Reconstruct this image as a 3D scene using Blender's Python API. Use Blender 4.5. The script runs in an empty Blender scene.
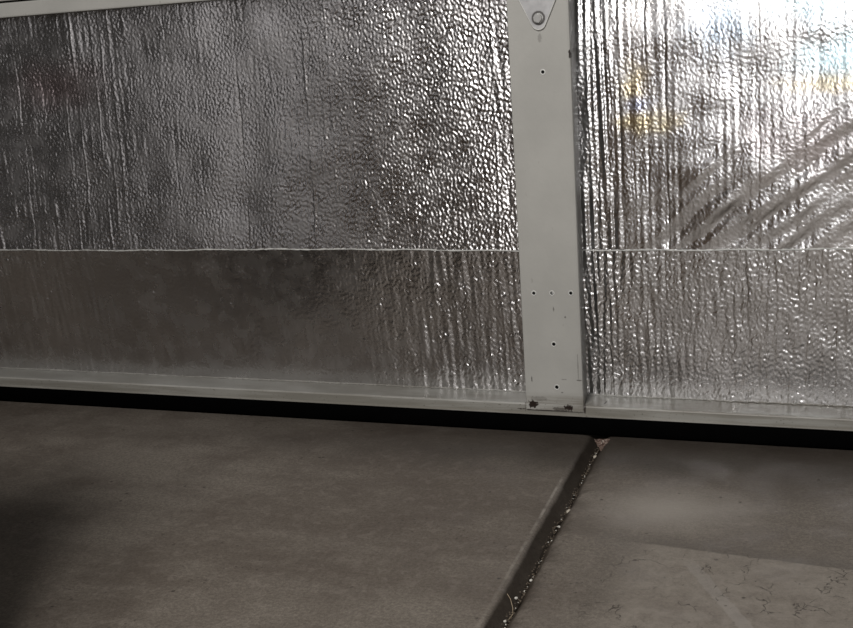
import bpy, bmesh, math, random
import numpy as np
from mathutils import Vector, Matrix

S = bpy.context.scene
C = S.collection
random.seed(4)
rng = np.random.default_rng(7)

# ------------------------------------------------------------------ camera
cd = bpy.data.cameras.new('camera'); cam = bpy.data.objects.new('camera', cd); C.objects.link(cam)
F = 1214.0
cd.sensor_fit = 'HORIZONTAL'; cd.sensor_width = 36.0; cd.lens = 36.0 * F / 853.0
cd.clip_start = 0.02
R = [[0.9317048422405273, 0.020783347230846093, -0.36262120652746754],
     [0.3560058200379352, -0.25019537352544957, 0.9003677755037539],
     [-0.07201349210162995, -0.967972276227136, -0.2405072335938893]]
right = Vector([r[0] for r in R]); dwn = Vector([r[1] for r in R]); fwd = Vector([r[2] for r in R])
M = Matrix((right, -dwn, -fwd)).transposed().to_4x4()
M.translation = Vector((0, -1.4187, 0.535))
cam.matrix_world = M
S.camera = cam

# ------------------------------------------------------------------ world, lights, exposure
w = bpy.data.worlds.new('garage_world'); S.world = w; w.use_nodes = True
w.node_tree.nodes['Background'].inputs[0].default_value = (0.6, 0.62, 0.66, 1)
w.node_tree.nodes['Background'].inputs[1].default_value = 0.05

def area(name, loc, target, sx, sy, power, col=(1, 1, 1)):
    l = bpy.data.lights.new(name, 'AREA'); l.shape = 'RECTANGLE'; l.size = sx; l.size_y = sy
    l.energy = power; l.color = col
    o = bpy.data.objects.new(name, l); C.objects.link(o); o.location = loc
    o.rotation_euler = (Vector(target) - Vector(loc)).to_track_quat('-Z', 'Y').to_euler()
    return o
area('rear_daylight', (0.75, -4.6, 1.0), (0.5, 0, 0.6), 2.6, 1.8, 44, (1.0, 0.985, 0.97))
area('hanging_lamp', (-0.42, -1.60, 1.50), (-0.38, 0, 0.15), 0.42, 0.30, 22, (1.0, 0.965, 0.92))
area('rear_left_fill', (-1.9, -4.7, 0.8), (-0.8, 0, 0.4), 3.0, 1.7, 7.6, (1.0, 0.97, 0.97))  # added fill for the left foil's reflections, no real window behind it

S.view_settings.view_transform = 'Standard'; S.view_settings.look = 'None'
S.view_settings.gamma = 1; S.view_settings.use_curve_mapping = False
S.view_settings.exposure = 0.0
S.cycles.caustics_reflective = False

# ------------------------------------------------------------------ node helpers
def material(name):
    m = bpy.data.materials.new(name); m.use_nodes = True
    nt = m.node_tree; b = nt.nodes['Principled BSDF']
    return m, nt, b

class N:
    """small wrapper to write shader maths"""
    def __init__(s, nt):
        s.nt = nt
        s.co = nt.nodes.new('ShaderNodeNewGeometry').outputs['Position']
        sp = nt.nodes.new('ShaderNodeSeparateXYZ'); nt.links.new(s.co, sp.inputs[0])
        s.x, s.y, s.z = sp.outputs
    def put(s, v, sock):
        if isinstance(v, (int, float)): sock.default_value = v
        elif isinstance(v, tuple): sock.default_value = v if len(v) == len(sock.default_value) else (*v, 1)
        else: s.nt.links.new(v, sock)
    def m(s, op, a, b=0.0, c=0.0, clamp=False):
        n = s.nt.nodes.new('ShaderNodeMath'); n.operation = op; n.use_clamp = clamp
        s.put(a, n.inputs[0]); s.put(b, n.inputs[1]); s.put(c, n.inputs[2])
        return n.outputs[0]
    def vec(s, x, y, z):
        n = s.nt.nodes.new('ShaderNodeCombineXYZ')
        s.put(x, n.inputs[0]); s.put(y, n.inputs[1]); s.put(z, n.inputs[2]); return n.outputs[0]
    def scaled(s, sx, sy, sz):
        n = s.nt.nodes.new('ShaderNodeVectorMath'); n.operation = 'MULTIPLY'
        s.nt.links.new(s.co, n.inputs[0]); n.inputs[1].default_value = (sx, sy, sz); return n.outputs[0]
    def noise(s, scale, detail=4, rough=0.55, co=None, dist=0.0):
        n = s.nt.nodes.new('ShaderNodeTexNoise'); s.nt.links.new(co or s.co, n.inputs['Vector'])
        n.inputs['Scale'].default_value = scale; n.inputs['Detail'].default_value = detail
        n.inputs['Roughness'].default_value = rough; n.inputs['Distortion'].default_value = dist
        return n.outputs['Fac']
    def voro(s, scale, co=None, feature='F1'):
        n = s.nt.nodes.new('ShaderNodeTexVoronoi'); n.feature = feature
        s.nt.links.new(co or s.co, n.inputs['Vector']); n.inputs['Scale'].default_value = scale
        return n.outputs['Distance']
    def ramp(s, v, a, b, lo=0.0, hi=1.0):
        n = s.nt.nodes.new('ShaderNodeMapRange'); n.interpolation_type = 'SMOOTHSTEP'
        s.put(v, n.inputs[0])
        if a > b: a, b, lo, hi = b, a, hi, lo
        n.inputs[1].default_value = a; n.inputs[2].default_value = b
        n.inputs[3].default_value = lo; n.inputs[4].default_value = hi
        return n.outputs[0]
    def mix(s, f, a, b):
        n = s.nt.nodes.new('ShaderNodeMix'); n.data_type = 'RGBA'
        s.put(f, n.inputs[0]); s.put(a, n.inputs[6]); s.put(b, n.inputs[7]); return n.outputs[2]
    def bump(s, h, strength=1.0, dist=0.001, normal=None):
        n = s.nt.nodes.new('ShaderNodeBump'); s.put(h, n.inputs['Height'])
        n.inputs['Strength'].default_value = strength; n.inputs['Distance'].default_value = dist
        if normal: s.nt.links.new(normal, n.inputs['Normal'])
        return n.outputs[0]
    def spot(s, p, rx, ry, rz, soft=0.5, wob=0.0, wobscale=300):
        """1 inside an ellipsoid patch around p, ragged by noise"""
        dx = s.m('DIVIDE', s.m('SUBTRACT', s.x, p[0]), rx)
        dy = s.m('DIVIDE', s.m('SUBTRACT', s.y, p[1]), ry)
        dz = s.m('DIVIDE', s.m('SUBTRACT', s.z, p[2]), rz)
        d = s.m('SQRT', s.m('ADD', s.m('ADD', s.m('MULTIPLY', dx, dx), s.m('MULTIPLY', dy, dy)), s.m('MULTIPLY', dz, dz)))
        if wob: d = s.m('ADD', d, s.m('MULTIPLY', s.m('SUBTRACT', s.noise(wobscale, 3), 0.5), wob))
        return s.ramp(d, 1.0, 1.0 - soft)

# ------------------------------------------------------------------ materials
def foil_material(name, base, rough, tint=False):
    m, nt, b = material(name); n = N(nt)
    b.inputs['Metallic'].default_value = 1.0
    grime = n.noise(6, 4, 0.6, co=n.scaled(1, 1, 0.6))
    col = n.mix(n.ramp(grime, 0.35, 0.7), tuple(c * 0.84 for c in base), base)
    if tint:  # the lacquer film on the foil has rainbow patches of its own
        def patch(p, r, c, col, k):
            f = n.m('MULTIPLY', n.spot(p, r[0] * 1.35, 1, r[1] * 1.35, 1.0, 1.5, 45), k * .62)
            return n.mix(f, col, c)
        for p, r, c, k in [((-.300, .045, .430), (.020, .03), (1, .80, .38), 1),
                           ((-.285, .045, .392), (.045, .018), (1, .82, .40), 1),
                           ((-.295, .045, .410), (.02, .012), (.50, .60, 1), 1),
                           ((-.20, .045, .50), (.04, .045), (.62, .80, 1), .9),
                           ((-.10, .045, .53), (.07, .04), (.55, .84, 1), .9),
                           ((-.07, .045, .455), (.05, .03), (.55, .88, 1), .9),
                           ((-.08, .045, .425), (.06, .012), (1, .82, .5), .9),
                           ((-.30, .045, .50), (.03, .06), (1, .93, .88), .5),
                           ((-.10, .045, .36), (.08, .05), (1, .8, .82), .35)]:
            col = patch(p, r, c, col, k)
    else:
        col = n.mix(n.m('MULTIPLY', n.spot((-1.13, .045, .47), .12, 1, .05, .9, .8, 20), .35), col, (.75, .45, .45, 1))
    n.put(col, b.inputs['Base Color'])
    n.put(n.ramp(n.noise(40, 3), 0.3, 0.7, rough * 0.8, rough * 1.25), b.inputs['Roughness'])
    fine = n.noise(900, 2, 0.5, co=n.scaled(1, 1, 0.6))
    n.put(n.bump(fine, 0.5, 0.00022), b.inputs['Normal'])
    return m
FOIL_L = foil_material('silver_foil_dull', (.80, .78, .78, 1), 0.25)
FOIL_R = foil_material('silver_foil_rainbow', (.92, .91, .92, 1), 0.22, True)

m, nt, b = material('white_foam'); b.inputs['Base Color'].default_value = (.6, .6, .58, 1); FOAM = m
n = N(nt); n.put(n.bump(n.voro(250), 0.4, 0.001), b.inputs['Normal'])

def paint_material(name, base):
    m, nt, b = material(name); n = N(nt)
    big = n.noise(9, 5, 0.6)
    streak = n.noise(14, 4, 0.6, co=n.scaled(0.35, 1, 6))
    col = n.mix(n.ramp(big, 0.3, 0.75), tuple(c * .86 for c in base[:3]) + (1,), base)
    # dirt lying on the bottom rail, heavier to the right of the stile
    low = n.ramp(n.z, 0.060, 0.044)
    dirt = n.m('MULTIPLY', n.ramp(streak, 0.40, 0.58), n.m('MULTIPLY', low, n.ramp(n.x, -1.1, -0.25, .35, .8)))
    col = n.mix(n.m('MULTIPLY', dirt, 0.8), col, (.14, .12, .09, 1))
    face = n.m('MULTIPLY', n.ramp(n.z, .0400, .0385), n.ramp(n.y, .0016, .0008))  # shade on the front face, less lit than the ledge, painted in
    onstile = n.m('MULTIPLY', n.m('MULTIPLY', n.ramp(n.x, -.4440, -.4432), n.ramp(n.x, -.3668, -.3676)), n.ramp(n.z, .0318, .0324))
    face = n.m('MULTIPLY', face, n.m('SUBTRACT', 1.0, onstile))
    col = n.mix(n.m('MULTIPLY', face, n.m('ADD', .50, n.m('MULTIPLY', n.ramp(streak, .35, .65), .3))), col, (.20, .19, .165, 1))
    spk = n.m('MULTIPLY', n.ramp(n.noise(420, 2), 0.66, 0.72), low)
    col = n.mix(n.m('MULTIPLY', spk, .7), col, (.05, .04, .03, 1))
    grime = n.m('MULTIPLY', n.ramp(n.noise(160, 3, .6, co=n.scaled(1, 1, .45)), 0.66, 0.74), n.ramp(n.noise(18, 2), .5, .7))
    col = n.mix(n.m('MULTIPLY', grime, .5), col, (.16, .14, .12, 1))
    # rust blots and nicks
    for p, r, k in [((-.433, 0, .0405), (.0075, .0058), 1), ((-.387, 0, .0375), (.0065, .0046), 1), ((-.412, 0, .0325), (.050, .0010), 1),
                    ((-.3437, .018, .0405), (.0014, .0022), 1), ((-.4448, 0, .040), (.0006, .010), .7), ((-.3665, 0, .036), (.0016, .008), .9),
                    ((-.398, 0, .0355), (.011, .0028), .6), ((-.425, 0, .048), (.012, .004), .25),
                    ((-.4012, 0, .497), (.0028, .006), .30), ((-.4005, 0, .166), (.0012, .0035), .6),
                    ((-.386, 0, .156), (.0016, .0016), .6), ((-.4335, 0, .0735), (.0010, .0042), .8),
                    ((-.394, 0, .0575), (.0025, .0009), .6), ((-.3915, 0, .075), (.004, .0008), .4),
                    ((-.372, 0, .0745), (.004, .0010), .6), ((-.3725, 0, .093), (.0010, .018), .35),
                    ((-.3663, 0, .475), (.0016, .006), 1)]:
        f = n.m('MULTIPLY', n.spot(p, r[0], .009 if p[1] == 0 else .007, r[1], .35, 1.8, 380), k)
        col = n.mix(f, col, (.016, .008, .005, 1))
    n.put(col, b.inputs['Base Color'])
    b.inputs['Roughness'].default_value = 0.42
    n.put(n.bump(n.noise(220, 3), 0.25, 0.0006), b.inputs['Normal'])
    return m
PAINT = paint_material('pale_grey_paint', (.46, .455, .43, 1))

def simple(name, col, rough=.5, metal=0, bs=200, bd=.0003):
    m, nt, b = material(name); n = N(nt)
    c = n.mix(n.ramp(n.noise(bs * .3, 3), .35, .7), tuple(x * .8 for x in col), col)
    n.put(c, b.inputs['Base Color'])
    b.inputs['Roughness'].default_value = rough; b.inputs['Metallic'].default_value = metal
    n.put(n.bump(n.noise(bs, 3), .5, bd), b.inputs['Normal'])
    return m
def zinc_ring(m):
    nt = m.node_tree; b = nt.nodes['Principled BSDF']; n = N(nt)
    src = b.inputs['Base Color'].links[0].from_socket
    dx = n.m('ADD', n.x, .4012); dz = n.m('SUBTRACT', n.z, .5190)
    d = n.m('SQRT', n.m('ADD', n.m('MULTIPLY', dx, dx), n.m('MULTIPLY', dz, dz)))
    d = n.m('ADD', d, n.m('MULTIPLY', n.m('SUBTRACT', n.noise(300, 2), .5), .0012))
    n.put(n.mix(n.m('MULTIPLY', n.ramp(d, .0088, .0078), .85), src, (.05, .045, .04, 1)), b.inputs['Base Color'])  # dark ring round the bolt: its washer's shadow painted into the zinc
RUBBER = simple('black_rubber', (.0015, .0015, .0016, 1), .9)
RUBBER.node_tree.nodes['Principled BSDF'].inputs['Specular IOR Level'].default_value = .02
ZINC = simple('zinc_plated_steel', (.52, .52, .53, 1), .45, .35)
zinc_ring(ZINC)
BOLT = simple('bright_bolt_steel', (.62, .62, .61, 1), .33, .6)
BURR = simple('bare_edge_steel', (.66, .66, .64, 1), .5, .1)
WALLM = simple('plain_garage_plaster', (.16, .155, .15, 1), .9, 0, 30, .002)
CHIP = simple('pale_chip', (.62, .57, .48, 1), .8, 0, 900)
WHITE = simple('white_grit', (.8, .78, .72, 1), .7, 0, 900)
GRIT = simple('brown_grit', (.15, .12, .09, 1), .95, 0, 900)
LEAF = simple('dry_leaf', (.44, .32, .27, 1), .8, 0, 400, .001)
def leaf_spots(m):
    b = m.node_tree.nodes['Principled BSDF']; n = N(m.node_tree); src = b.inputs['Base Color'].links[0].from_socket
    c = n.mix(n.m('MULTIPLY', n.ramp(n.noise(190, 4, .7), .48, .60), .75), src, (.10, .045, .03, 1))
    n.put(n.mix(n.ramp(n.noise(330, 2), .60, .66), c, (.72, .64, .58, 1)), b.inputs['Base Color'])
leaf_spots(LEAF)
STRAW = simple('dry_straw', (.42, .34, .24, 1), .7, 0, 600)
DARK = simple('dark_fill', (.008, .007, .006, 1), .95, 0, 500)

def concrete_material():
    m, nt, b = material('smooth_grey_brown_concrete'); n = N(nt)
    big = n.noise(2.6, 5, 0.55, dist=.4)
    mid = n.noise(13, 6, 0.62, dist=.3)
    trowel = n.noise(9, 6, 0.6, co=n.scaled(.35, 2.0, 1))
    v = n.m('ADD', n.m('MULTIPLY', big, .45), n.m('ADD', n.m('MULTIPLY', mid, .3), n.m('MULTIPLY', trowel, .25)))
    col = n.mix(n.ramp(v, .38, .62), (.158, .131, .108, 1), (.310, .277, .238, 1))
    speck = n.noise(260, 4, .7)
    col = n.mix(n.ramp(speck, .35, .65, .0, .5), col, (.07, .058, .048, 1))
    grain = n.noise(620, 3, .8)
    col = n.mix(n.ramp(grain, .40, .62, 0, .34), col, (.05, .04, .033, 1))
    lightp = n.m('MULTIPLY', n.ramp(n.noise(70, 5, .65, dist=.5), .5, .66), .22)
    col = n.mix(lightp, col, (.34, .30, .265, 1))
    # pool of reflected light painted on the right slab, darker strip by the door
    col = n.mix(n.m('MULTIPLY', n.spot((-.225, -.20, 0), .13, .09, 1, 1.0, .6, 14), .8), col, (.42, .385, .35, 1))
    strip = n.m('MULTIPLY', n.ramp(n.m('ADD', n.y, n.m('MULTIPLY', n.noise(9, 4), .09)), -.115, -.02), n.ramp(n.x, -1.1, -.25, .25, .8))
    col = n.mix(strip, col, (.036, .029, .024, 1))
    col = n.mix(n.m('MULTIPLY', n.spot((-.10, -.12, 0), .10, .09, 1, .9, .8, 16), .4), col, (.075, .062, .052, 1))
    # light edge painted on the floor: brighter nearer, darker beyond, a little askew
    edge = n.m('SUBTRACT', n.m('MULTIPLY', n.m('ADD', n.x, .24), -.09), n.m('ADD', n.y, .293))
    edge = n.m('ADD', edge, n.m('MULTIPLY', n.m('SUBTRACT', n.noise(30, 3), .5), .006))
    lit_area = n.m('MULTIPLY', n.ramp(edge, -.001, .0025), n.ramp(n.x, -.265, -.215))
    above = n.m('MULTIPLY', n.m('MULTIPLY', n.ramp(edge, -.035, 0), n.m('SUBTRACT', 1.0, lit_area)), n.ramp(n.x, -.31, -.20))
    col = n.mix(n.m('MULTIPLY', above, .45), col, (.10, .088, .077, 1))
    col = n.mix(n.m('MULTIPLY', lit_area, n.ramp(n.noise(40, 5, .7, dist=.6), .3, .7, .22, .62)), col, (.36, .325, .285, 1))
    # pale scuff running to the right bottom
    ax, ay, bx, by = -.190, -.318, -.112, -.452
    L = math.hypot(bx - ax, by - ay); ux, uy = (bx - ax) / L, (by - ay) / L
    dx = n.m('SUBTRACT', n.x, ax); dy = n.m('SUBTRACT', n.y, ay)
    t = n.m('ADD', n.m('MULTIPLY', dx, ux), n.m('MULTIPLY', dy, uy))
    q = n.m('ABSOLUTE', n.m('SUBTRACT', n.m('MULTIPLY', dx, uy), n.m('MULTIPLY', dy, ux)))
    q = n.m('ADD', q, n.m('MULTIPLY', n.m('SUBTRACT', n.noise(90, 3), .5), .006))
    sc = n.m('MULTIPLY', n.ramp(q, .0072, .0052), n.m('MULTIPLY', n.ramp(t, .0, .025), n.ramp(t, .30, .2)))
    col = n.mix(n.m('MULTIPLY', sc, .42), col, (.36, .335, .31, 1))
    # hairline cracks in the brighter floor area
    wob = n.nt.nodes.new('ShaderNodeVectorMath'); wob.operation = 'ADD'
    nn = n.nt.nodes.new('ShaderNodeTexNoise'); nn.inputs['Scale'].default_value = 60; nn.inputs['Detail'].default_value = 3
    n.nt.links.new(n.co, nn.inputs['Vector'])
    sv = n.nt.nodes.new('ShaderNodeVectorMath'); sv.operation = 'SCALE'; sv.inputs['Scale'].default_value = .03
    n.nt.links.new(nn.outputs['Color'], sv.inputs[0]); n.nt.links.new(n.co, wob.inputs[0]); n.nt.links.new(sv.outputs[0], wob.inputs[1])
    cr = n.ramp(n.voro(34, co=wob.outputs[0], feature='DISTANCE_TO_EDGE'), .022, .006)
    cr = n.m('MULTIPLY', cr, n.ramp(n.noise(26, 3), .50, .60))
    crm = n.m('MULTIPLY', cr, n.m('MULTIPLY', n.ramp(edge, -.012, .006), n.ramp(n.x, -.29, -.22)))
    col = n.mix(n.m('MULTIPLY', crm, .8), col, (.04, .032, .027, 1))
    # pits
    pit = n.m('MULTIPLY', n.ramp(n.voro(46), .11, .06), n.ramp(n.noise(17, 2), .52, .6))
    pit2 = n.m('MULTIPLY', n.ramp(n.voro(120), .2, .1), n.ramp(n.noise(8, 2), .5, .62))
    pits = n.m('MAXIMUM', pit, n.m('MULTIPLY', pit2, .6))
    col = n.mix(n.m('MULTIPLY', pits, .75), col, (.035, .028, .024, 1))
    # groove darkened, most on its left slope (the joint runs a touch askew)
    gxx = n.m('ADD', n.x, n.m('MULTIPLY', n.m('ADD', n.y, .22), .044))
    gr = n.ramp(n.z, -.0008, -.004)
    col = n.mix(n.m('MULTIPLY', gr, n.ramp(gxx, -.328, -.338, .35, .86)), col, (.034, .028, .023, 1))
    lip = n.m('MULTIPLY', n.m('MULTIPLY', n.ramp(gxx, -.3595, -.3580), n.ramp(gxx, -.3555, -.3565)), n.m('MULTIPLY', n.ramp(n.noise(28, 4, .6), .38, .6), n.m('MULTIPLY', n.ramp(n.y, -.10, -.17), n.ramp(n.y, -.42, -.26, .35, 1))))
    col = n.mix(n.m('MULTIPLY', lip, .55), col, (.44, .41, .37, 1))  # highlight along the left lip, painted in as a pale line
    soot = n.m('MULTIPLY', n.m('MULTIPLY', n.ramp(gxx, -.338, -.333), n.ramp(gxx, -.305, -.328)), n.ramp(n.noise(55, 5, .65), .40, .62))
    col = n.mix(n.m('MULTIPLY', soot, .6), col, (.06, .048, .038, 1))
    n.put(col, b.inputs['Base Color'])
    n.put(n.ramp(mid, .3, .7, .48, .66), b.inputs['Roughness'])
    n.put(n.m('SUBTRACT', .35, n.m('MULTIPLY', gr, .33)), b.inputs['Specular IOR Level'])
    h = n.m('ADD', n.m('MULTIPLY', n.noise(120, 5, .6), .5), n.m('MULTIPLY', mid, 1.2))
    h = n.m('SUBTRACT', h, n.m('MULTIPLY', n.m('MAXIMUM', pits, crm), .9))
    h = n.m('ADD', h, n.m('MULTIPLY', lit_area, .35))
    n.put(n.bump(h, .6, .0016), b.inputs['Normal'])
    return m
CONCRETE = concrete_material()

# ------------------------------------------------------------------ object helpers
def tag(o, label=None, cat=None, group=None, kind=None):
    for k, v in (('label', label), ('category', cat), ('group', group), ('kind', kind)):
        if v: o[k] = v
    return o
def empty(name, loc):
    o = bpy.data.objects.new(name, None); C.objects.link(o); o.location = loc; o.empty_display_size = .05; return o
def obj(name, bm, mat, parent=None, smooth=False, origin=None):
    """links a bmesh laid out in world space; its origin goes to `origin` (or stays with its parent's)"""
    base = Vector(origin) if origin else Vector((0, 0, 0))
    wp = Vector((0, 0, 0)); p = parent
    while p: wp += p.location; p = p.parent
    if origin is None: base = wp
    bmesh.ops.translate(bm, verts=bm.verts, vec=-base)
    me = bpy.data.meshes.new(name); bm.to_mesh(me); bm.free()
    me.materials.append(mat)
    if smooth: me.polygons.foreach_set('use_smooth', [True] * len(me.polygons))
    o = bpy.data.objects.new(name, me); C.objects.link(o)
    if parent: o.parent = parent
    o.location = base - wp
    return o
def box(bm, x0, x1, y0, y1, z0, z1, bev=0.0):
    r = bmesh.ops.create_cube(bm, size=1)
    for v in r['verts']:
        v.co = Vector(((x0 + x1) / 2 + v.co.x * (x1 - x0), (y0 + y1) / 2 + v.co.y * (y1 - y0), (z0 + z1) / 2 + v.co.z * (z1 - z0)))
    if bev:
        es = list({e for v in r['verts'] for e in v.link_edges})
        bmesh.ops.bevel(bm, geom=es, offset=bev, segments=2, affect='EDGES')
def prism_x(bm, prof, x0, x1):
    """extrude a closed (y,z) profile along x"""
    a = [bm.verts.new((x0, y, z)) for y, z in prof]; c = [bm.verts.new((x1, y, z)) for y, z in prof]
    bm.faces.new(a); bm.faces.new(c[::-1]); k = len(prof)
    for i in range(k): bm.faces.new((a[i], c[i], c[(i + 1) % k], a[(i + 1) % k]))
    bmesh.ops.recalc_face_normals(bm, faces=bm.faces)
def prism_y(bm, prof, y0, y1, bev=0):
    a = [bm.verts.new((x, y0, z)) for x, z in prof]; c = [bm.verts.new((x, y1, z)) for x, z in prof]
    fa = bm.faces.new(a); bm.faces.new(c[::-1]); k = len(prof)
    for i in range(k): bm.faces.new((a[i], c[i], c[(i + 1) % k], a[(i + 1) % k]))
    bmesh.ops.recalc_face_normals(bm, faces=bm.faces)
    if bev: bmesh.ops.bevel(bm, geom=list(fa.edges), offset=bev, segments=2, affect='EDGES')
def cut(o, cutters):
    """subtract closed bmesh cutters from object o's mesh, then drop them"""
    me = bpy.data.meshes.new('cut'); cutters.to_mesh(me); cutters.free()
    t = bpy.data.objects.new('cut', me); C.objects.link(t); t.matrix_world = Matrix.Translation(Vector((0, 0, 0)))
    md = o.modifiers.new('b', 'BOOLEAN'); md.operation = 'DIFFERENCE'; md.object = t; md.solver = 'EXACT'
    bpy.context.view_layer.update()
    ev = o.evaluated_get(bpy.context.evaluated_depsgraph_get())
    new = bpy.data.meshes.new_from_object(ev); o.modifiers.clear(); o.data = new
    bpy.data.objects.remove(t); return o

# ------------------------------------------------------------------ setting: floor, walls, ceiling
DX0, DX1 = -1.755, 0.945          # door width
RX0, RX1, RY0, RZ1 = -3.2, 3.0, -5.2, 2.6
def groove(bm):
    # cross section of the floor through the tooled joint (x, z)
    prof = [(RX0, 0), (-2.2, 0), (-1.2, 0), (-.60, 0), (-.42, 0), (-.366, 0), (-.3590, -.0002), (-.3555, -.0010), (-.3525, -.0026),
            (-.3500, -.0046), (-.3470, -.0072), (-.3440, -.0096), (-.3410, -.0113), (-.3396, -.0118), (-.3388, -.017), (-.3372, -.017),
            (-.3362, -.0112), (-.3345, -.0080), (-.3320, -.0050), (-.3295, -.0026), (-.326, -.0010), (-.3215, -.0002), (-.317, 0), (-.2, 0),
            (.2, 0), (1.0, 0), (RX1, 0)]
    ys = [RY0, -4, -3, -2, -1.4] + [-1.2 + i * .006 for i in range(0, 208)] + [.3]
    wob = {}
    rr = random.Random(3)
    rows = []
    ph = [rr.uniform(0, 6) for _ in range(6)]
    for y in ys:
        wv = .0008 * math.sin(y * 31 + ph[0]) + .0006 * math.sin(y * 77 + ph[1]) + .0004 * math.sin(y * 190 + ph[2])
        row = []
        for x, z in prof:
            k = 1 if z < -.004 else (.4 if z < -.0005 else 0)
            jx = rr.uniform(-.0005, .0005) if z < -.004 else 0
            sh = -.044 * (y + .22) if -.37 < x < -.31 and y > -1.25 else 0
            row.append(bm.verts.new((x + sh + wv * k + jx, y, z + (rr.uniform(-.0006, .0006) if z < -.004 else 0))))
        rows.append(row)
    for a, c in zip(rows, rows[1:]):
        for i in range(len(prof) - 1):
            bm.faces.new((a[i], a[i + 1], c[i + 1], c[i]))
    # closed body underneath
    A, B = rows[0], rows[-1]
    d = [bm.verts.new((x, y, -.12)) for x, y in ((RX0, RY0), (RX1, RY0), (RX1, .3), (RX0, .3))]
    bm.faces.new((d[3], d[2], d[1], d[0]))
    bm.faces.new(A[::-1] + [d[0], d[1]])
    bm.faces.new(B + [d[2], d[3]])
    bm.faces.new([r[0] for r in rows] + [d[3], d[0]])
    bm.faces.new([r[-1] for r in rows][::-1] + [d[1], d[2]])
bm = bmesh.new(); groove(bm)
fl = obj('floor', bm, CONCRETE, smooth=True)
for p in fl.data.polygons:
    if p.area > .5 or len(p.vertices) > 4: p.use_smooth = False
tag(fl, 'smooth brown grey concrete garage floor with a rounded joint running to the door', 'floor', kind='structure')

def wall(name, dims, label, cat='wall'):
    bm = bmesh.new(); box(bm, *dims); return tag(obj(name, bm, WALLM), label, cat, kind='structure')
wall('wall_left', (RX0 - .1, RX0, RY0, .3, 0, RZ1), 'plain plaster garage wall on the left of the door')
wall('wall_right', (RX1, RX1 + .1, RY0, .3, 0, RZ1), 'plain plaster garage wall on the right of the door')
wall('wall_back', (RX0, RX1, RY0 - .1, RY0, 0, RZ1), 'plain plaster garage wall facing the door')
wall('ceiling', (RX0, RX1, RY0, .3, RZ1, RZ1 + .1), 'plain plaster garage ceiling above the door', 'ceiling')
bm = bmesh.new()
box(bm, RX0, DX0 - .01, .03, .25, 0, RZ1); box(bm, DX1 + .01, RX1, .03, .25, 0, RZ1); box(bm, DX0 - .01, DX1 + .01, .03, .25, 2.19, RZ1)
tag(obj('wall_front', bm, WALLM), 'plain plaster garage wall around the sectional door', 'wall', kind='structure')

# ------------------------------------------------------------------ the sectional door
door = empty('door_1', ((DX0 + DX1) / 2, .025, 0))
tag(door, 'pale grey steel sectional garage door with a centre stile and black bottom seal', 'garage door', kind='structure')
D0 = .050                         # depth of a section
def rail(name, z0, z1, lip=False):
    bm = bmesh.new()
    if lip:   # bottom rail: top ledge, front face, small rolled lip at the lower edge
        prof = [(D0, z0), (.003, z0), (.0000, z0 + .0006), (-.0012, z0 + .0016), (-.0008, z0 + .0030), (.0006, z0 + .0038), (.0008, z1 - .0020),
                (.0014, z1 - .0008), (.0028, z1), (D0, z1)]
    else:
        prof = [(D0, z0), (.002, z0), (.0005, z0 + .0005), (0, z0 + .002), (0, z1 - .002), (.0005, z1 - .0005), (.002, z1), (D0, z1)]
    prism_x(bm, prof, DX0, DX1)
    return obj(name, bm, PAINT, door)
SX0, SX1 = -.4434, -.3678
SEC = [(.0250, .5900), (.5925, 1.1250), (1.1275, 1.6600), (1.6625, 2.185)]
HOLES = [(-.3997, .4565, .0021), (-.4250, .1862, .0021), (-.4018, .1866, .0021), (-.3776, .1870, .0021), (-.4024, .1208, .0023), (-.4012, .0643, .0024),
         (-.4016, .5385, .0016)]
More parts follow.
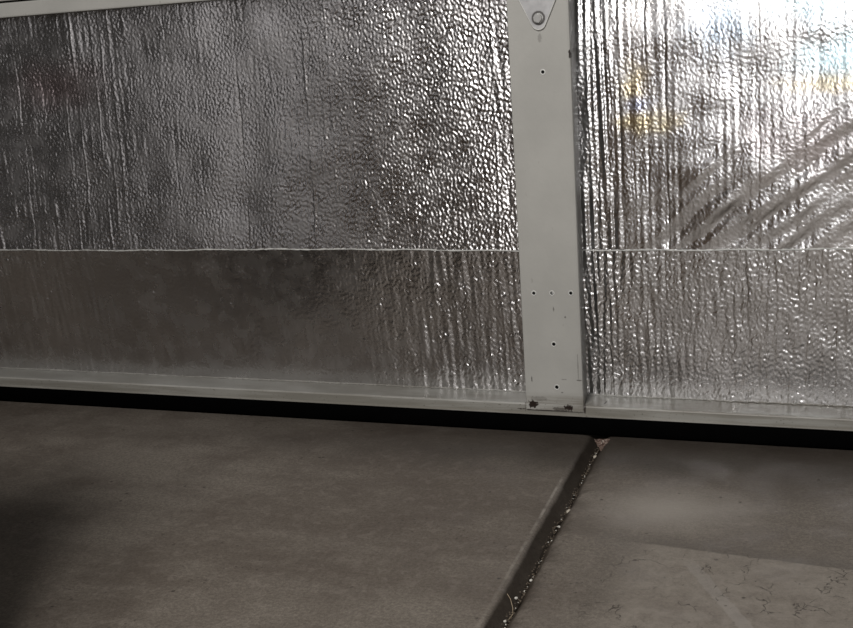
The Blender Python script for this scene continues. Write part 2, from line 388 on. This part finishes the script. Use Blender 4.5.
for i, (z0, z1) in enumerate(SEC):
    rail('bottom_rail', z0, z0 + .0155 if i == 0 else z0 + .022, lip=(i == 0))
    rail('top_rail', .5702 if i == 0 else z1 - .022, z1)
    # end stiles
    for xa, xb in ((DX0, DX0 + .064), (DX1 - .064, DX1)):
        bm = bmesh.new(); box(bm, xa, xb, -.0015, D0 - .001, z0 + .017, z1 - .001, .0008); obj('end_stile', bm, PAINT, door)
    # centre stile: hollow folded channel
    bm = bmesh.new(); zb = .0325 if i == 0 else z0 + .004
    pr = [(SX0, zb), (SX0 + .0010, zb - .0004), (SX1 - .002, zb - .0012), (SX1, zb + .0006)]
    t = .0012
    outer = [(SX0, D0 - .002), (SX0, .0008), (SX0 + .0012, -.0012), (SX1 - .0030, -.0012), (SX1 - .0006, -.0002), (SX1 + .0002, .0022), (SX1 - .0012, D0 - .002)]
    inner = [(x + (t if x < -.4 else -t), y + (t if y < .01 else 0)) for x, y in outer]
    prof = outer + inner[::-1]
    a = [bm.verts.new((x, y, zb)) for x, y in prof]; c = [bm.verts.new((x, y, z1 - .001)) for x, y in prof]
    bm.faces.new(a); bm.faces.new(c[::-1]); k = len(prof)
    for j in range(k): bm.faces.new((a[j], c[j], c[(j + 1) % k], a[(j + 1) % k]))
    bmesh.ops.recalc_face_normals(bm, faces=bm.faces)
    for v in bm.verts:           # the channel leans a hair and its right return tapers in towards the bottom
        k = (v.co.z - .03) / .535
        v.co.x += .0030 * k
        if v.co.x > -.40 and v.co.y > .01: v.co.x -= .0052 - .0025 * k
    st = obj('centre_stile', bm, PAINT, door)
    if i == 0:
        bm = bmesh.new()
        off = Vector(door.location)
        for x, z, r in HOLES:
            bmesh.ops.create_cone(bm, cap_ends=True, segments=20, radius1=r, radius2=r, depth=.012,
                                  matrix=Matrix.Translation(Vector((x, -.001, z))) @ Matrix.Rotation(math.pi / 2, 4, 'X'))
        cut(st, bm)
        for x, z, r in HOLES[:6]:      # pale ring added round each punched hole to draw its bright halo
            bm = bmesh.new(); seg = 24; ms = 8; vs = []
            for q in range(seg):
                A = q / seg * math.tau; rr_ = r + .0007
                vs.append([bm.verts.new((x + math.cos(A) * (rr_ + .0009 * math.cos(B)), -.0012 - .0003 * math.sin(B), z + math.sin(A) * (rr_ + .0009 * math.cos(B))))
                           for B in [w_ / ms * math.tau for w_ in range(ms)]])
            for q in range(seg):
                for w_ in range(ms): bm.faces.new((vs[q][w_], vs[(q + 1) % seg][w_], vs[(q + 1) % seg][(w_ + 1) % ms], vs[q][(w_ + 1) % ms]))
            bmesh.ops.recalc_face_normals(bm, faces=bm.faces)
            obj('hole_halo', bm, BURR, st, True)
        bm = bmesh.new(); bmesh.ops.create_uvsphere(bm, u_segments=12, v_segments=8, radius=.0013, matrix=Matrix.Translation((-.4016, .0004, .1864)))
        o = obj('screw', bm, BOLT, st, True); o['label'] = 'bright screw end inside the middle hole'
# outer skin
bm = bmesh.new(); box(bm, DX0, DX1, .0605, .0625, .026, 2.185); obj('outer_skin', bm, PAINT, door)
# weather seal: rubber bulb
bm = bmesh.new()
prof = [(.046, .0255), (.004, .0255), (.0010, .0225), (-.0002, .017), (.0000, .010), (.0012, .005), (.0035, .0012), (.008, .0002), (.040, .0002), (.045, .004), (.048, .014)]
prism_x(bm, prof, DX0, DX1)
o = obj('weather_seal', bm, RUBBER, door, True); o['label'] = 'black rubber seal under the bottom rail'
for p in o.data.polygons:
    if len(p.vertices) > 4: p.use_smooth = False

# hinge across the joint of the two lowest sections
hx = -.4014
def arc(cx, cz, r, a0, a1, k=12): return [(cx + r * math.cos(a0 + (a1 - a0) * i / k), cz + r * math.sin(a0 + (a1 - a0) * i / k)) for i in range(k + 1)]
bm = bmesh.new()
prof = [(hx + .034, .583), (hx - .034, .583), (hx - .034, .5640)]
prof += arc(hx, .5145, .0088, math.pi * 1.13, math.pi * 1.87)
prof += [(hx + .034, .5640)]
prism_y(bm, prof, -.0034, -.0014, .0004)
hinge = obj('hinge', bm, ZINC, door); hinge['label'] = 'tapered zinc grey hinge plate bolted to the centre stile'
# raised rolled rim along the plate edge
bm = bmesh.new(); pts = [(hx - .0335, .5640)] + arc(hx, .5145, .0086, math.pi * 1.13, math.pi * 1.87, 16) + [(hx + .0335, .5640)]
prev = None
for i, (x, z) in enumerate(pts):
    a = Vector(pts[max(0, i - 1)]); c = Vector(pts[min(len(pts) - 1, i + 1)]); d = (c - a).normalized(); nx, nz = -d.y, d.x
    ring = [bm.verts.new((x + nx * .0007 * math.cos(B), -.0034 - .0005 * math.sin(B), z + nz * .0007 * math.cos(B))) for B in [q / 8 * math.tau for q in range(8)]]
    if prev:
        for q in range(8): bm.faces.new((prev[q], prev[(q + 1) % 8], ring[(q + 1) % 8], ring[q]))
    prev = ring
bmesh.ops.recalc_face_normals(bm, faces=bm.faces)
o = obj('rim', bm, BURR, hinge, True)
bm = bmesh.new()
bmesh.ops.create_cone(bm, cap_ends=True, segments=16, radius1=.006, radius2=.006, depth=.062, matrix=Matrix.Translation((hx, -.0075, .5912)) @ Matrix.Rotation(math.pi / 2, 4, 'Y'))
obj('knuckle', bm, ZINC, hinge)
bm = bmesh.new()
prism_y(bm, [(hx - .034, .600), (hx + .034, .600), (hx + .034, .622), (hx + .009, .668), (hx - .009, .668), (hx - .034, .622)], -.0034, -.0014, .0004)
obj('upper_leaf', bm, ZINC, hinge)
def hexbolt(x, z, r=.0056):
    bm = bmesh.new()
    bmesh.ops.create_cone(bm, cap_ends=True, segments=28, radius1=r * 1.12, radius2=r * 1.05, depth=.0012, matrix=Matrix.Translation((x, -.0039, z)) @ Matrix.Rotation(math.pi / 2, 4, 'X'))
    bmesh.ops.create_cone(bm, cap_ends=True, segments=6, radius1=r, radius2=r * .93, depth=.0042, matrix=Matrix.Translation((x, -.0062, z)) @ Matrix.Rotation(math.pi / 2, 4, 'X') @ Matrix.Rotation(.3, 4, 'Z'))
    return obj('bolt', bm, BOLT, hinge)
hexbolt(hx + .0002, .5190); hexbolt(hx, .655)

# ------------------------------------------------------------------ foil faced insulation
G = .00115
def band(nz, nx, lx, lz, bw=.45, seed=0, theta=0.0):
    """band limited random field: wavelengths lx, lz in metres (inf allowed via large numbers), unit std"""
    r = np.random.default_rng(seed)
    f = np.fft.rfft2(r.standard_normal((nz, nx)))
    kz = np.fft.fftfreq(nz, G)[:, None]; kx = np.fft.rfftfreq(nx, G)[None, :]
    c, s = math.cos(theta), math.sin(theta)
    u = (c * kx + s * kz) * lx; v = (-s * kx + c * kz) * lz
    k = np.sqrt(u * u + v * v)
    f *= np.exp(-((k - 1) / bw) ** 2)
    h = np.fft.irfft2(f, s=(nz, nx)); return h / h.std()
def lowp(nz, nx, l, seed):
    r = np.random.default_rng(seed); f = np.fft.rfft2(r.standard_normal((nz, nx)))
    kz = np.fft.fftfreq(nz, G)[:, None]; kx = np.fft.rfftfreq(nx, G)[None, :]
    f *= np.exp(-(kx * kx + kz * kz) * l * l); h = np.fft.irfft2(f, s=(nz, nx)); return h / h.std()
def sst(a, b, x):
    t = np.clip((x - a) / (b - a), 0, 1); return t * t * (3 - 2 * t)
def line(X, Z, x0, wdt, amp, seed, wob=.0006):
    r = np.random.default_rng(seed); zz = Z[:, :1]; ph = r.uniform(0, 6, 4)
    wx = wob * (np.sin(zz * 60 + ph[0]) + .6 * np.sin(zz * 170 + ph[1]) + .4 * np.sin(zz * 420 + ph[2]))
    a = .6 + .4 * np.sin(zz * 35 + ph[3])
    return amp * a * np.exp(-((X - x0 - wx) / wdt) ** 2)

Y0 = .045
def facing(name, x0, x1, z0, z1, fn, mat, parent):
    nx = int(round((x1 - x0) / G)) + 1; nz = int(round((z1 - z0) / G)) + 1
    xs = np.linspace(x0, x1, nx); zs = np.linspace(z0, z1, nz)
    X, Z = np.meshgrid(xs, zs)
    H = fn(X, Z, nz, nx)                       # positive = towards the room
    wp = parent.location
    co = np.stack([X - wp.x, (Y0 - H) - wp.y, Z - wp.z], -1).reshape(-1, 3).astype(np.float32)
    i = np.arange((nz - 1) * nx).reshape(nz - 1, nx)[:, :-1].ravel()
    fc = np.stack([i, i + 1, i + nx + 1, i + nx], -1).astype(np.int32)
    me = bpy.data.meshes.new(name)
    me.vertices.add(len(co)); me.vertices.foreach_set('co', co.ravel())
    me.loops.add(fc.size); me.loops.foreach_set('vertex_index', fc.ravel())
    me.polygons.add(len(fc)); me.polygons.foreach_set('loop_start', np.arange(0, fc.size, 4, dtype=np.int32))
    me.polygons.foreach_set('use_smooth', np.ones(len(fc), bool))
    me.update(calc_edges=True); me.materials.append(mat)
    o = bpy.data.objects.new(name, me); C.objects.link(o); o.parent = parent
    return o

CREASE = .2345
def h_left_up(X, Z, nz, nx):
    near = sst(-.78, -.50, X)                  # rougher towards the stile
    cells = band(nz, nx, .0050, .0075, .6, 11, .25)
    fine = band(nz, nx, .0036, .0050, .6, 15)
    ridg = band(nz, nx, .011, .12, .5, 12)
    cm = .55 + .35 * lowp(nz, nx, .06, 13)
    h = cells * (.000065 + .00019 * near + .00004 * np.clip(cm, 0, 2)) + fine * (.00003 + .00003 * near)
    rm = np.clip(.35 + .5 * lowp(nz, nx, .04, 14), 0, 1.2) * (.4 + .6 * sst(-.9, -1.15, X) + 1.1 * sst(-.56, -.46, X))
    h += ridg * .00016 * rm
    for k, (x, a, wd) in enumerate([(-1.120, .0005, .0012), (-1.098, .0007, .0011), (-1.083, .0003, .001), (-1.065, .0005, .0012), (-1.050, .0004, .001), (-1.035, .00045, .0012),
                       (-1.20, -.0005, .001), (-1.19, -.0003, .001), (-.945, -.0003, .001), (-.905, -.0002, .001), (-.838, -.0005, .001), (-.735, .0005, .0012),
                       (-.700, .0003, .001), (-.62, .00025, .001), (-.475, .0006, .0013), (-.462, .0004, .001), (-.4525, .0005, .0012)]):
        h += line(X, Z, x, wd, a, 50 + k)
    h += .0004 * lowp(nz, nx, .09, 16)
    return h + .0165 * np.clip((.57 - Z) / .335, 0, 1) ** 1.7
def h_left_low(X, Z, nz, nx):
    near = sst(-.72, -.52, X); top = sst(.12, .22, Z)
    cells = band(nz, nx, .0052, .0080, .6, 21, .2)
    ridg = band(nz, nx, .012, .10, .5, 22)
    sp = np.clip(lowp(nz, nx, .012, 23), 0, 3)
    h = cells * (.000075 + .00005 * top + .000150 * near) * (.6 + .5 * sp)
    h += ridg * (.00005 + .00027 * near + .00010 * sst(-.95, -1.15, X))
    for k, (x, a, wd) in enumerate([(-1.105, .0003, .0012), (-.66, .0003, .001), (-.60, .0003, .001), (-.515, .0006, .0013), (-.500, .0004, .001), (-.480, .0006, .0012), (-.470, -.0005, .001),
                       (-.451, .0006, .0012)]):
        h += line(X, Z, x, wd, a, 80 + k)
    h += .0003 * lowp(nz, nx, .09, 24)
    return h + .0165 * np.clip((Z - .041) / .1935, 0, 1) ** 1.6
def h_right_up(X, Z, nz, nx):
    cells = band(nz, nx, .0046, .0068, .7, 31, .3)
    ridg = band(nz, nx, .010, .2, .5, 32)
    edge = sst(-.30, -.36, X)
    s = (X + .18) * .62 + (Z - .31) * .78        # across the diagonal folds
    diag = band(nz, nx, .028, .22, .5, 33, math.pi / 2 + .66)
    low = sst(.05, -.05, (Z - .385) - .50 * (X + .14)) * sst(-.335, -.22, X)
    h = cells * (.000085 + .00007 * edge) + ridg * (.00007 + .00030 * edge + .00007 * sst(-.2, -.3, X))
    diag2 = band(nz, nx, .016, .09, .7, 35, math.pi / 2 + .72)
    h += (diag * .00055 * np.clip(.8 + .4 * lowp(nz, nx, .07, 36), .2, 1.6) + diag2 * .00026 * np.clip(.6 + .4 * lowp(nz, nx, .05, 37), 0, 1.6)) * low + .045 * low * (Z - .2345)
    for k, (x, a, wd) in enumerate([(-.355, .0008, .0014), (-.346, -.0008, .0012), (-.337, .0007, .0012), (-.329, -.0008, .0012), (-.318, -.0007, .0012),
                       (-.302, -.0003, .001), (-.285, -.0006, .001), (-.262, -.0007, .001), (-.155, -.0004, .001)]):
        h += line(X, Z, x, wd, a, 100 + k)
    h += .0004 * lowp(nz, nx, .06, 34)
    return h + .008 * sst(.57, .48, Z)
def h_right_low(X, Z, nz, nx):
    cells = band(nz, nx, .0046, .0078, .7, 41, .0)
    ridg = band(nz, nx, .0095, .09, .5, 42)
    edge = sst(-.25, -.35, X)
    h = cells * (.00015 + .00006 * edge) + ridg * (.00014 + .00020 * edge)
    for k, (x, a, wd) in enumerate([(-.355, .0007, .0013), (-.340, -.0006, .0012), (-.3245, -.0006, .001), (-.290, .0007, .0012), (-.268, -.0005, .001),
                       (-.172, -.0009, .0012), (-.125, -.0004, .001), (-.10, .0004, .0014), (-.085, -.0004, .001), (-.07, -.0005, .0012)]):
        h += line(X, Z, x, wd, a, 140 + k, .0012 if k == 5 else .0006)
    h += .0003 * lowp(nz, nx, .06, 44)
    return h + .008 * np.clip((Z - .041) / .1935, 0, 1)

def insulation(x0, x1, fu, flw, mat, label, bulge):
    t = empty('insulation_panel', ((x0 + x1) / 2, Y0, .0410))
    tag(t, label, 'insulation panel', 'foil insulation panels in the bottom door section')
    bm = bmesh.new(); box(bm, x0 + .001, x1 - .001, .0535, .0600, .0420, .5695)
    o = obj('foam_core', bm, FOAM, t); o['label'] = 'white foam board behind the foil'
    facing('upper_foil', x0, x1, CREASE, .5700, fu, mat, t)
    facing('lower_foil', x0, x1, .0412, CREASE, flw, mat, t)
    # crease where the sheet was folded: thin ragged ridge
    bm = bmesh.new(); r = random.Random(int(abs(x0) * 1000)); k = int((x1 - x0) / .004); prev = None
    for i in range(k + 1):
        x = x0 + (x1 - x0) * i / k
        z = CREASE + .0012 * math.sin(x * 8 + 1) + .0005 * math.sin(x * 61) + r.uniform(-.0003, .0003)
        a = .0010 + r.uniform(-.0004, .0006); ring = []
        for B in range(6):
            an = B / 6 * math.tau
            ring.append(bm.verts.new((x, Y0 - bulge - .0005 - a * 1.2 * math.sin(an), z + a * .9 * math.cos(an))))
        if prev:
            for q in range(6): bm.faces.new((prev[q], prev[(q + 1) % 6], ring[(q + 1) % 6], ring[q]))
        prev = ring
    bmesh.ops.recalc_face_normals(bm, faces=bm.faces)
    o = obj('crease', bm, BURR, t, True); o['label'] = 'bright ragged fold line across the foil'
    # torn foil edge lying on the rail
    bm = bmesh.new(); prev = None; k = int((x1 - x0) / .003)
    for i in range(k + 1):
        x = x0 + (x1 - x0) * i / k
        u = r.random(); y = Y0 - .0012 - (.0035 * u ** 3); z = .0410 + .0006 * r.random() ** 2
        ring = [bm.verts.new((x, Y0 + .0035, .0430)), bm.verts.new((x, Y0 + .0005, .0422)), bm.verts.new((x, y, z)), bm.verts.new((x, y, z - .0003)), bm.verts.new((x, Y0 + .002, .0412))]
        if prev:
            for q in range(5): bm.faces.new((prev[q], prev[(q + 1) % 5], ring[(q + 1) % 5], ring[q]))
        prev = ring
    bmesh.ops.recalc_face_normals(bm, faces=bm.faces)
    obj('torn_edge', bm, PAINT, t)
    return t
insulation(DX0 + .066, SX0 + .0045, h_left_up, h_left_low, FOIL_L, 'dark silver foil insulation panel filling the door bay left of the centre stile', .0165)
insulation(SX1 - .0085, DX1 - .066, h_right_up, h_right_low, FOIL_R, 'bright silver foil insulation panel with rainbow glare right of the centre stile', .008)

# ------------------------------------------------------------------ small things on the floor and the rail
def blob(bm, loc, r, sq=(1, 1, .7), rnd=None, sub=1, rough=.3):
    rnd = rnd or random
    res = bmesh.ops.create_icosphere(bm, subdivisions=sub, radius=r)
    rot = Matrix.Rotation(rnd.uniform(0, 6.28), 3, 'Z')
    for v in res['verts']:
        d = 1 + rnd.uniform(-rough, rough)
        v.co = Vector(loc) + rot @ Vector((v.co.x * sq[0] * d, v.co.y * sq[1] * d, v.co.z * sq[2] * d))
def gx(y): return -.3380 - .044 * (y + .22) + (.0008 * math.sin(y * 31))

bm = bmesh.new(); r = random.Random(9)
for i in range(900):
    y = r.uniform(-1.15, -.01); s = r.uniform(.0003, .0011)
    off = r.gauss(.0008, .0016)
    blob(bm, (gx(y) + off, y, -.0108 + abs(off - .0008) * .9 + r.uniform(0, .0015)), s, (1, r.uniform(.8, 1.6), .7), r, 1)
tag(obj('joint_grit', bm, GRIT), 'brown grit packed along the bottom of the floor joint', 'grit', kind='stuff')

bm = bmesh.new(); rr = random.Random(12)
for i in range(46):
    y = rr.uniform(-.62, -.03)
    blob(bm, (gx(y) + .0014 + rr.gauss(0, .0008), y, -.0082 + rr.uniform(0, .0012)), rr.uniform(.0004, .0008), (1, 1, .8), rr, 1)
tag(obj('pale_grit', bm, WHITE), 'scattered pale specks of grit in the floor joint', 'grit', kind='stuff')

def pebble(name, x, y, rad, mat, label, z=-.0068, sq=(1, 1.2, .8)):
    bm = bmesh.new(); blob(bm, (x, y, z), rad, sq, random.Random(int(y * -9999)), 2, .16)
    o = obj(name, bm, mat, origin=(x, y, z - rad * .8)); tag(o, label, 'stone chip', 'pale stone chips in the floor joint'); return o
for cx_, cy_, rad, lb in [(-0.3324, -0.2176, .0030, 'largest pale stone chip in the joint, midway between door seal and straw'),
                        (-0.3332, -0.2581, .0013, 'small white stone chip just nearer the viewer than the largest pale chip'),
                        (-0.3280, -0.3846, .0015, 'round white stone chip on the right flank of the joint beyond the straw'),
                        (-0.3314, -0.4229, .0015, 'white stone chip lying beside the tip of the curved straw'),
                        (-0.3284, -0.4681, .0014, 'white stone chip at the foot of the curved straw'),
                        (-0.3430, -0.0505, .0024, 'pale stone chip just in front of the dry leaf scrap by the door seal')]:
    pebble('stone_chip', cx_, cy_, rad, CHIP if rad > .002 else WHITE, lb)

# curved straw
bm = bmesh.new(); prev = None
pts = [Vector((-0.3352, -0.4369, .004)), Vector((-0.3313, -0.4402, .001)), Vector((-0.3273, -0.4474, -.003)), Vector((-0.3248, -0.4547, -.006)), Vector((-0.3265, -0.4619, -.0075))]
path = []
for i in range(len(pts) - 1):
    for k in range(5): path.append(pts[i].lerp(pts[i + 1], k / 5))
path.append(pts[-1])
for i, p in enumerate(path):
    ring = [bm.verts.new((p.x + .00035 * math.cos(q / 6 * math.tau), p.y, p.z + .00035 * math.sin(q / 6 * math.tau))) for q in range(6)]
    if prev:
        for q in range(6): bm.faces.new((prev[q], prev[(q + 1) % 6], ring[(q + 1) % 6], ring[q]))
    prev = ring
bmesh.ops.recalc_face_normals(bm, faces=bm.faces)
tag(obj('straw', bm, STRAW, smooth=True, origin=tuple(pts[-1])), 'thin curved dry straw sticking up from the floor joint', 'straw')

# dry leaf scrap caught in the groove at the seal
bm = bmesh.new(); rl = random.Random(5)
a = Vector((-0.3549, -0.0082, -.001)); b_ = Vector((-0.3340, -0.0046, -.001)); c_ = Vector((-0.3373, -0.0381, -.006))
NN = 9; grid = {}
for i in range(NN + 1):
    for j in range(NN + 1 - i):
        u, v = i / NN, j / NN
        p = a * (1 - u - v) + b_ * u + c_ * v
        edge = (i == 0 or j == 0 or i + j == NN)
        p = p + Vector((rl.uniform(-.0006, .0006) * edge, rl.uniform(-.0006, .0006) * edge, rl.uniform(-.0009, .0009) + .0012))
        grid[i, j] = bm.verts.new(p)
for i in range(NN):
    for j in range(NN - i):
        bm.faces.new((grid[i, j], grid[i + 1, j], grid[i, j + 1]))
        if i + j < NN - 1: bm.faces.new((grid[i + 1, j], grid[i + 1, j + 1], grid[i, j + 1]))
bmesh.ops.solidify(bm, geom=bm.faces[:], thickness=.0008)
tag(obj('leaf_scrap', bm, LEAF, origin=(c_.x, c_.y, -.008)), 'pinkish brown dry leaf scrap in the joint at the black door seal', 'leaf scrap')

# unseen box added at left as a shadow caster; its shadow falls on the floor beside the door
ang = math.pi / 2 + .328
bxo = empty('shadow_caster_box', (-.790, -1.085, 0)); bxo.rotation_euler = (0, 0, ang - math.pi / 2)
tag(bxo, 'closed brown box added out of view at left to shade the floor', 'box')
CARD = simple('brown_cardboard', (.32, .21, .12, 1), .85)
TAPE = simple('parcel_tape', (.45, .33, .18, 1), .3)
def local(name, mat, f):
    bm = bmesh.new(); f(bm); me = bpy.data.meshes.new(name); bm.to_mesh(me); bm.free(); me.materials.append(mat)
    o = bpy.data.objects.new(name, me); C.objects.link(o); o.parent = bxo; return o
local('body', CARD, lambda bm: box(bm, -.19, .19, -.33, .33, 0, .540, .003))
local('flap', CARD, lambda bm: box(bm, -.188, -.001, -.328, .328, .5405, .544, .001))
local('flap', CARD, lambda bm: box(bm, .001, .188, -.328, .328, .5405, .544, .001))
local('tape', TAPE, lambda bm: box(bm, -.025, .025, -.331, .331, .5442, .5446))
